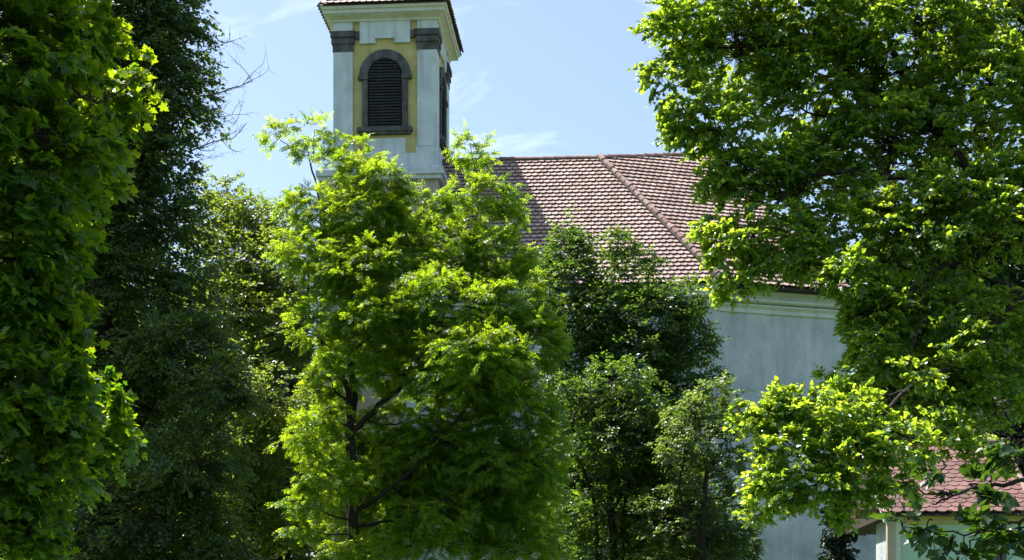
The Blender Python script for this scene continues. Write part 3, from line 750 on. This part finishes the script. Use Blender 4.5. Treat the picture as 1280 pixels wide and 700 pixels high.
# bright locust in the middle
tree('locust_tree', 'bright yellow green feathery locust tree in front of the church tower', 440, 27.0,
     [(352,172,22,14,0,1,.45), (392,172,30,20,0,1,.6), (348,215,20,18,0,1,.45), (375,215,22,25,0,1,.4), (455,188,28,14,0,1,.5), (425,215,45,28,0,1,.8), (488,226,42,16,-.4,1,1.6), (520,205,24,14,-.3,1,1.2), (440,225,26,16,-.2,1,1), (392,262,42,30,0,1,.8), (372,310,30,24,0,1,.6), (450,275,55,36,0,1),
      (590,190,32,20,0,1,.8), (612,215,30,22,0,1,.7), (545,212,40,26,0,1,.9), (590,250,55,30,0,1), (638,268,20,12,0,1,.8), (520,265,45,36,0,1,.8), (395,325,38,36,0,1,.75), (450,345,60,38,0,1), (540,320,70,36,0,1),
      (615,325,50,34,0,1), (640,375,55,38,0,1), (555,385,75,42,-.5,1), (470,400,60,36,0,1,.8), (395,405,35,32,0,1,.8), (660,430,45,42,0,1), (590,455,75,50,-.6,1), (505,455,50,34,.3,1,.6), (415,470,42,34,0,1,.6),
      (392,545,34,30,-.6,1,.8), (412,598,46,24,-.8,1,.8), (385,625,30,14,-1,1,.8), (372,655,22,12,-.9,1,.8), (420,520,30,18,-.4,1,.5), (650,510,45,48,0,1), (580,545,75,42,.5,1,.9), (665,570,40,45,.3,1), (520,580,60,42,.6,1,.8), (610,625,75,42,.8,1,.9), (530,665,80,42,.6,1,.9), (645,680,60,38,.7,1,.9), (600,585,60,20,-.4,1,.5), (560,640,50,16,-.5,1,.5), (455,690,35,26,-.5,1,.8), (450,560,30,35,.5,1,.4), (500,520,40,30,.5,1,.35), (480,320,60,60,.8,1,.4), (455,440,60,50,1.8,1,.9), (425,560,45,60,1.8,1,1), (560,470,100,60,2,1,.9), (520,600,110,60,1.8,1,1), (640,620,60,60,1.8,1,.9), (450,660,60,50,1.6,1,.8)],
     [([(440,800,0),(441,690,0),(440,600,0),(437,530,0)], .115, .10),
      ([(437,535,0),(432,480,0),(405,432,0),(388,395,0),(385,340,0)], .065, .02),
      ([(437,532,0),(442,490,.2),(434,430,.2),(426,370,.1),(412,310,0),(398,245,0),(385,190,0)], .085, .015),
      ([(438,545,0),(468,512,-.1),(502,482,-.2),(530,440,-.2),(560,380,-.2),(590,300,-.1),(600,215,0)], .07, .015),
      ([(428,385,.1),(452,350,.1),(478,300,0),(492,250,0),(470,195,0)], .05, .012),
      ([(442,640,0),(500,600,-.2),(560,540,-.3),(610,470,-.3),(640,400,-.2)], .05, .015),
      ([(440,660,0),(520,640,-.3),(600,600,-.3),(650,560,-.2)], .04, .012),
      ([(440,640,0),(415,605,0),(395,570,0)], .03, .01)],
     LM['locust'], 'frond', .14, 84, 12, .23, .4, .12, tuft=.36, hole=.36, tilt=.8, seed=4, lean=.45, lean0=450, leanmin=0)

# 5 dark tree in front of the nave roof
tree('dark_broadleaf_tree', 'dark green broadleaf tree against the church roof, right of the bright locust', 745, 38.0,
     [(704,285,9,13,0,1,1.2), (728,298,12,14,0,1,1.2), (715,318,36,18,0,1), (770,306,28,11,0,1), (812,322,18,6,0,1), (705,355,45,32,0,1), (770,352,44,20,0,1,.8), (845,372,34,20,0,1), (730,400,65,40,0,1), (810,400,60,36,0,1), (865,425,27,34,0,1), (785,450,70,38,0,1), (850,470,42,20,0,1), (895,468,14,7,0,1), (730,470,50,40,0,1), (790,530,90,55,1,1,1), (740,570,60,60,1,1,1), (790,620,110,70,1.5,.6,1), (850,680,80,50,1.5,.6,1), (720,660,60,60,1,.8,.8)],
     [([(745,800,0),(748,600,0),(750,480,0),(760,390,0),(720,320,0)], .16, .03), ([(750,520,0),(800,450,0),(850,400,0)], .08, .02)],
     LM['elder'], 'oval', .105, 75, 22, .42, .3, .1, hole=.1, seed=5, lean=.2, tuft=.55)
# 6 and 7 lower trees
tree('round_topped_tree', 'round topped tree with sunlit crown, just left of the grey green small leaved tree', 765, 33.0,
     [(770,476,44,26,0,1), (728,492,30,18,0,1), (745,520,34,22,0,1,.7), (800,520,45,34,0,1), (770,560,58,36,0,1,1), (825,575,45,40,.5,1), (780,630,60,40,.3,1,1), (830,660,50,45,0,1), (838,540,24,34,.3,1), (835,600,30,34,.4,1), (760,690,50,40,.6,1,.8), (712,478,12,10,-.5,1,.8), (720,650,40,40,.8,1,.35)],
     [([(768,800,0),(768,700,0),(762,630,0),(768,560,0),(772,500,0)], .13, .03), ([(745,800,0),(745,660,0),(730,590,0),(715,540,0),(725,500,0)], .06, .02), ([(764,640,0),(800,580,0),(810,540,0)], .06, .02), ([(780,800,.3),(778,660,.3),(790,600,.3)], .05, .02)],
     LM['elder'], 'oval', .088, 90, 22, .34, .3, .1, hole=.12, seed=6, lean=.3, lean0=530, leanmin=0, tuft=.42)
tree('grey_green_tree', 'grey green small leaved tree standing before the pale nave wall', 880, 31.0,
     [(895,492,34,18,0,1), (870,520,40,26,0,1), (912,525,22,22,0,1), (900,565,30,32,0,1), (855,560,32,30,0,1), (875,610,42,36,.5,1,.8), (900,650,40,34,.6,1,.8), (840,650,55,45,.8,1,.8), (870,700,70,40,.8,1,.8), (925,680,25,30,.5,1,.8), (925,610,16,22,.3,1,.8)],
     [([(880,800,0),(878,680,0),(882,600,0),(888,520,0)], .1, .03), ([(879,690,0),(850,620,0),(858,560,0)], .05, .02)],
     LM['bush'], 'oval', .07, 95, 26, .26, .35, .05, hole=.06, seed=7, lean=.5, lean0=560, leanmin=0, tuft=.36)

# 8 great linden on the right
tree('linden_tree', 'great linden reaching in from the right with sunlit heart shaped leaves', 1440, 15.0,
     [(850,42,48,46,0,1.1), (838,98,32,30,0,1), (865,140,40,34,0,1), (842,168,14,9,0,1,1), (925,50,80,75,.3,1.1,1), (905,160,55,46,0,1), (890,215,26,22,0,1), (945,225,60,44,.2,1), (893,282,26,16,0,1,1), (925,300,45,30,0,1), (930,345,36,24,0,1), (985,310,55,45,.2,1,.9),
      (1020,120,85,80,.5,1.1,1), (1010,215,70,60,.3,1,1), (1110,190,90,80,.3,1.1,1), (1215,140,95,90,0,1.1,1), (1060,300,80,55,.3,1,1), (1150,300,90,70,0,1,1), (1240,280,85,80,0,1.1,1), (1000,322,40,20,0,1), (1062,345,36,26,-.3,1,1.3), (1088,395,28,50,0,1,1.3),  (1098,440,32,40,0,1), (1170,540,60,30,.3,1), (1092,375,34,30,0,1), (1120,410,70,50,.2,1,1), (1210,400,85,60,.2,1,1), (1050,470,26,20,0,1,1), (1130,490,60,40,.2,1,1), (1220,490,80,50,.2,1,1),
      (1020,20,90,75,0,1.1,1), (1140,60,100,80,0,1.1,1), (1250,20,90,80,0,1,.7), (930,-60,90,50,0,1,.6), (1120,-70,130,50,0,1,.4), (1330,150,60,180,0,1,.3), (1330,420,60,120,0,1,.3),
      (975,498,20,12,-1.2,1,1.5), (985,525,42,22,-1.2,1,1.5), (945,522,26,14,-1.2,1,1), (1010,505,40,18,-1.3,1,1.2), (1060,500,36,22,-1,1,1.2), (1040,525,45,26,-1.2,1,1.5), (990,560,40,26,-1.2,1.1,.8), (1035,572,34,22,-1.5,1.1,.7), (1075,565,40,30,-1.2,1.1,.8), (925,512,18,8,-1.2,1,.8), (960,560,26,12,-1.4,1,.9), (1050,640,26,12,-1.2,1,.9), (965,628,24,10,-1.3,1,.9), (970,605,36,20,-1.2,1,1.5), (1020,610,42,26,-1.2,1,1.5), (940,643,26,10,-1.2,1,.9), (1078,606,34,28,-1.2,1,1.2), (1125,555,50,38,-1,1), (1125,600,24,26,-1,1,.6), (1185,545,50,26,-.5,1,.6), (1240,560,50,30,0,1,.4), (1190,440,60,36,-.2,1,.5), (1240,400,50,30,-.3,1,.5), (1140,470,40,20,-.6,1,.5)],
     [([(1440,800,0),(1438,600,0),(1425,380,0),(1410,150,0),(1380,-120,0)], .3, .12),
      ([(1430,470,0),(1350,410,0),(1280,372,0),(1215,440,-.3),(1135,488,-.6),(1085,540,-1),(1040,590,-1.2)], .055, .014),
      ([(1425,400,0),(1330,330,0),(1240,240,0),(1160,150,.1),(1105,40,.2)], .11, .03),
      ([(1240,245,0),(1150,225,0),(1060,215,.1),(1005,225,.1),(940,290,0)], .06, .014),
      ([(1160,150,.1),(1090,110,.3),(1010,60,.3),(900,60,0)], .05, .014),
      ([(1280,372,0),(1200,330,0),(1160,350,-.2),(1150,400,-.3),(1138,450,-.4)], .04, .01),
      ([(1160,350,-.2),(1110,390,-.2),(1085,420,-.2)], .022, .008),
      ([(1410,120,0),(1280,20,0),(1150,-60,0),(1000,-70,0)], .1, .03)],
     LM['linden'], 'heart', .056, 165, 20, .18, .3, .2, hole=.0, tilt=.9, seed=8, tuft=.19, tn=10, lean=.45)
# 9 near bough lower right
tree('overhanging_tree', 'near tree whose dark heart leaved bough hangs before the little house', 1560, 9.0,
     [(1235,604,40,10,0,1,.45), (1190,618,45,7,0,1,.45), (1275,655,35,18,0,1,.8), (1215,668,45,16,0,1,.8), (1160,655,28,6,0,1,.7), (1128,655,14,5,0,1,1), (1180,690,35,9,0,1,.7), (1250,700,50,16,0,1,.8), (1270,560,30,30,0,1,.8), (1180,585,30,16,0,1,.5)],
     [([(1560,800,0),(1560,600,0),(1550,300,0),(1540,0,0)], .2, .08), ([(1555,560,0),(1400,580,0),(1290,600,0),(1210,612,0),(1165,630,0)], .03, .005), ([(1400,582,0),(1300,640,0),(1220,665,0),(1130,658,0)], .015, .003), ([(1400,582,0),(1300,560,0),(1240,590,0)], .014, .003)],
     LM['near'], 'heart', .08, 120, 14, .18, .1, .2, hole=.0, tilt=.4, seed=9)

# ivy clad trunk beside the nave
tree('ivy_clad_trunk', 'dark ivy covered trunk before the wall, left of the little house', 1051, 30.0,
     [(1052,640,25,12,0,1), (1052,662,22,16,0,1), (1046,695,21,18,0,1), (1050,730,20,22,0,1), (1050,770,20,22,0,1)],
     [([(1051,800,0),(1051,700,0),(1052,640,0)], .16, .1)], LM['ivy'], 'oval', .06, 380, 26, .10, .1, .4, seed=10, shell=.3)

# background trees
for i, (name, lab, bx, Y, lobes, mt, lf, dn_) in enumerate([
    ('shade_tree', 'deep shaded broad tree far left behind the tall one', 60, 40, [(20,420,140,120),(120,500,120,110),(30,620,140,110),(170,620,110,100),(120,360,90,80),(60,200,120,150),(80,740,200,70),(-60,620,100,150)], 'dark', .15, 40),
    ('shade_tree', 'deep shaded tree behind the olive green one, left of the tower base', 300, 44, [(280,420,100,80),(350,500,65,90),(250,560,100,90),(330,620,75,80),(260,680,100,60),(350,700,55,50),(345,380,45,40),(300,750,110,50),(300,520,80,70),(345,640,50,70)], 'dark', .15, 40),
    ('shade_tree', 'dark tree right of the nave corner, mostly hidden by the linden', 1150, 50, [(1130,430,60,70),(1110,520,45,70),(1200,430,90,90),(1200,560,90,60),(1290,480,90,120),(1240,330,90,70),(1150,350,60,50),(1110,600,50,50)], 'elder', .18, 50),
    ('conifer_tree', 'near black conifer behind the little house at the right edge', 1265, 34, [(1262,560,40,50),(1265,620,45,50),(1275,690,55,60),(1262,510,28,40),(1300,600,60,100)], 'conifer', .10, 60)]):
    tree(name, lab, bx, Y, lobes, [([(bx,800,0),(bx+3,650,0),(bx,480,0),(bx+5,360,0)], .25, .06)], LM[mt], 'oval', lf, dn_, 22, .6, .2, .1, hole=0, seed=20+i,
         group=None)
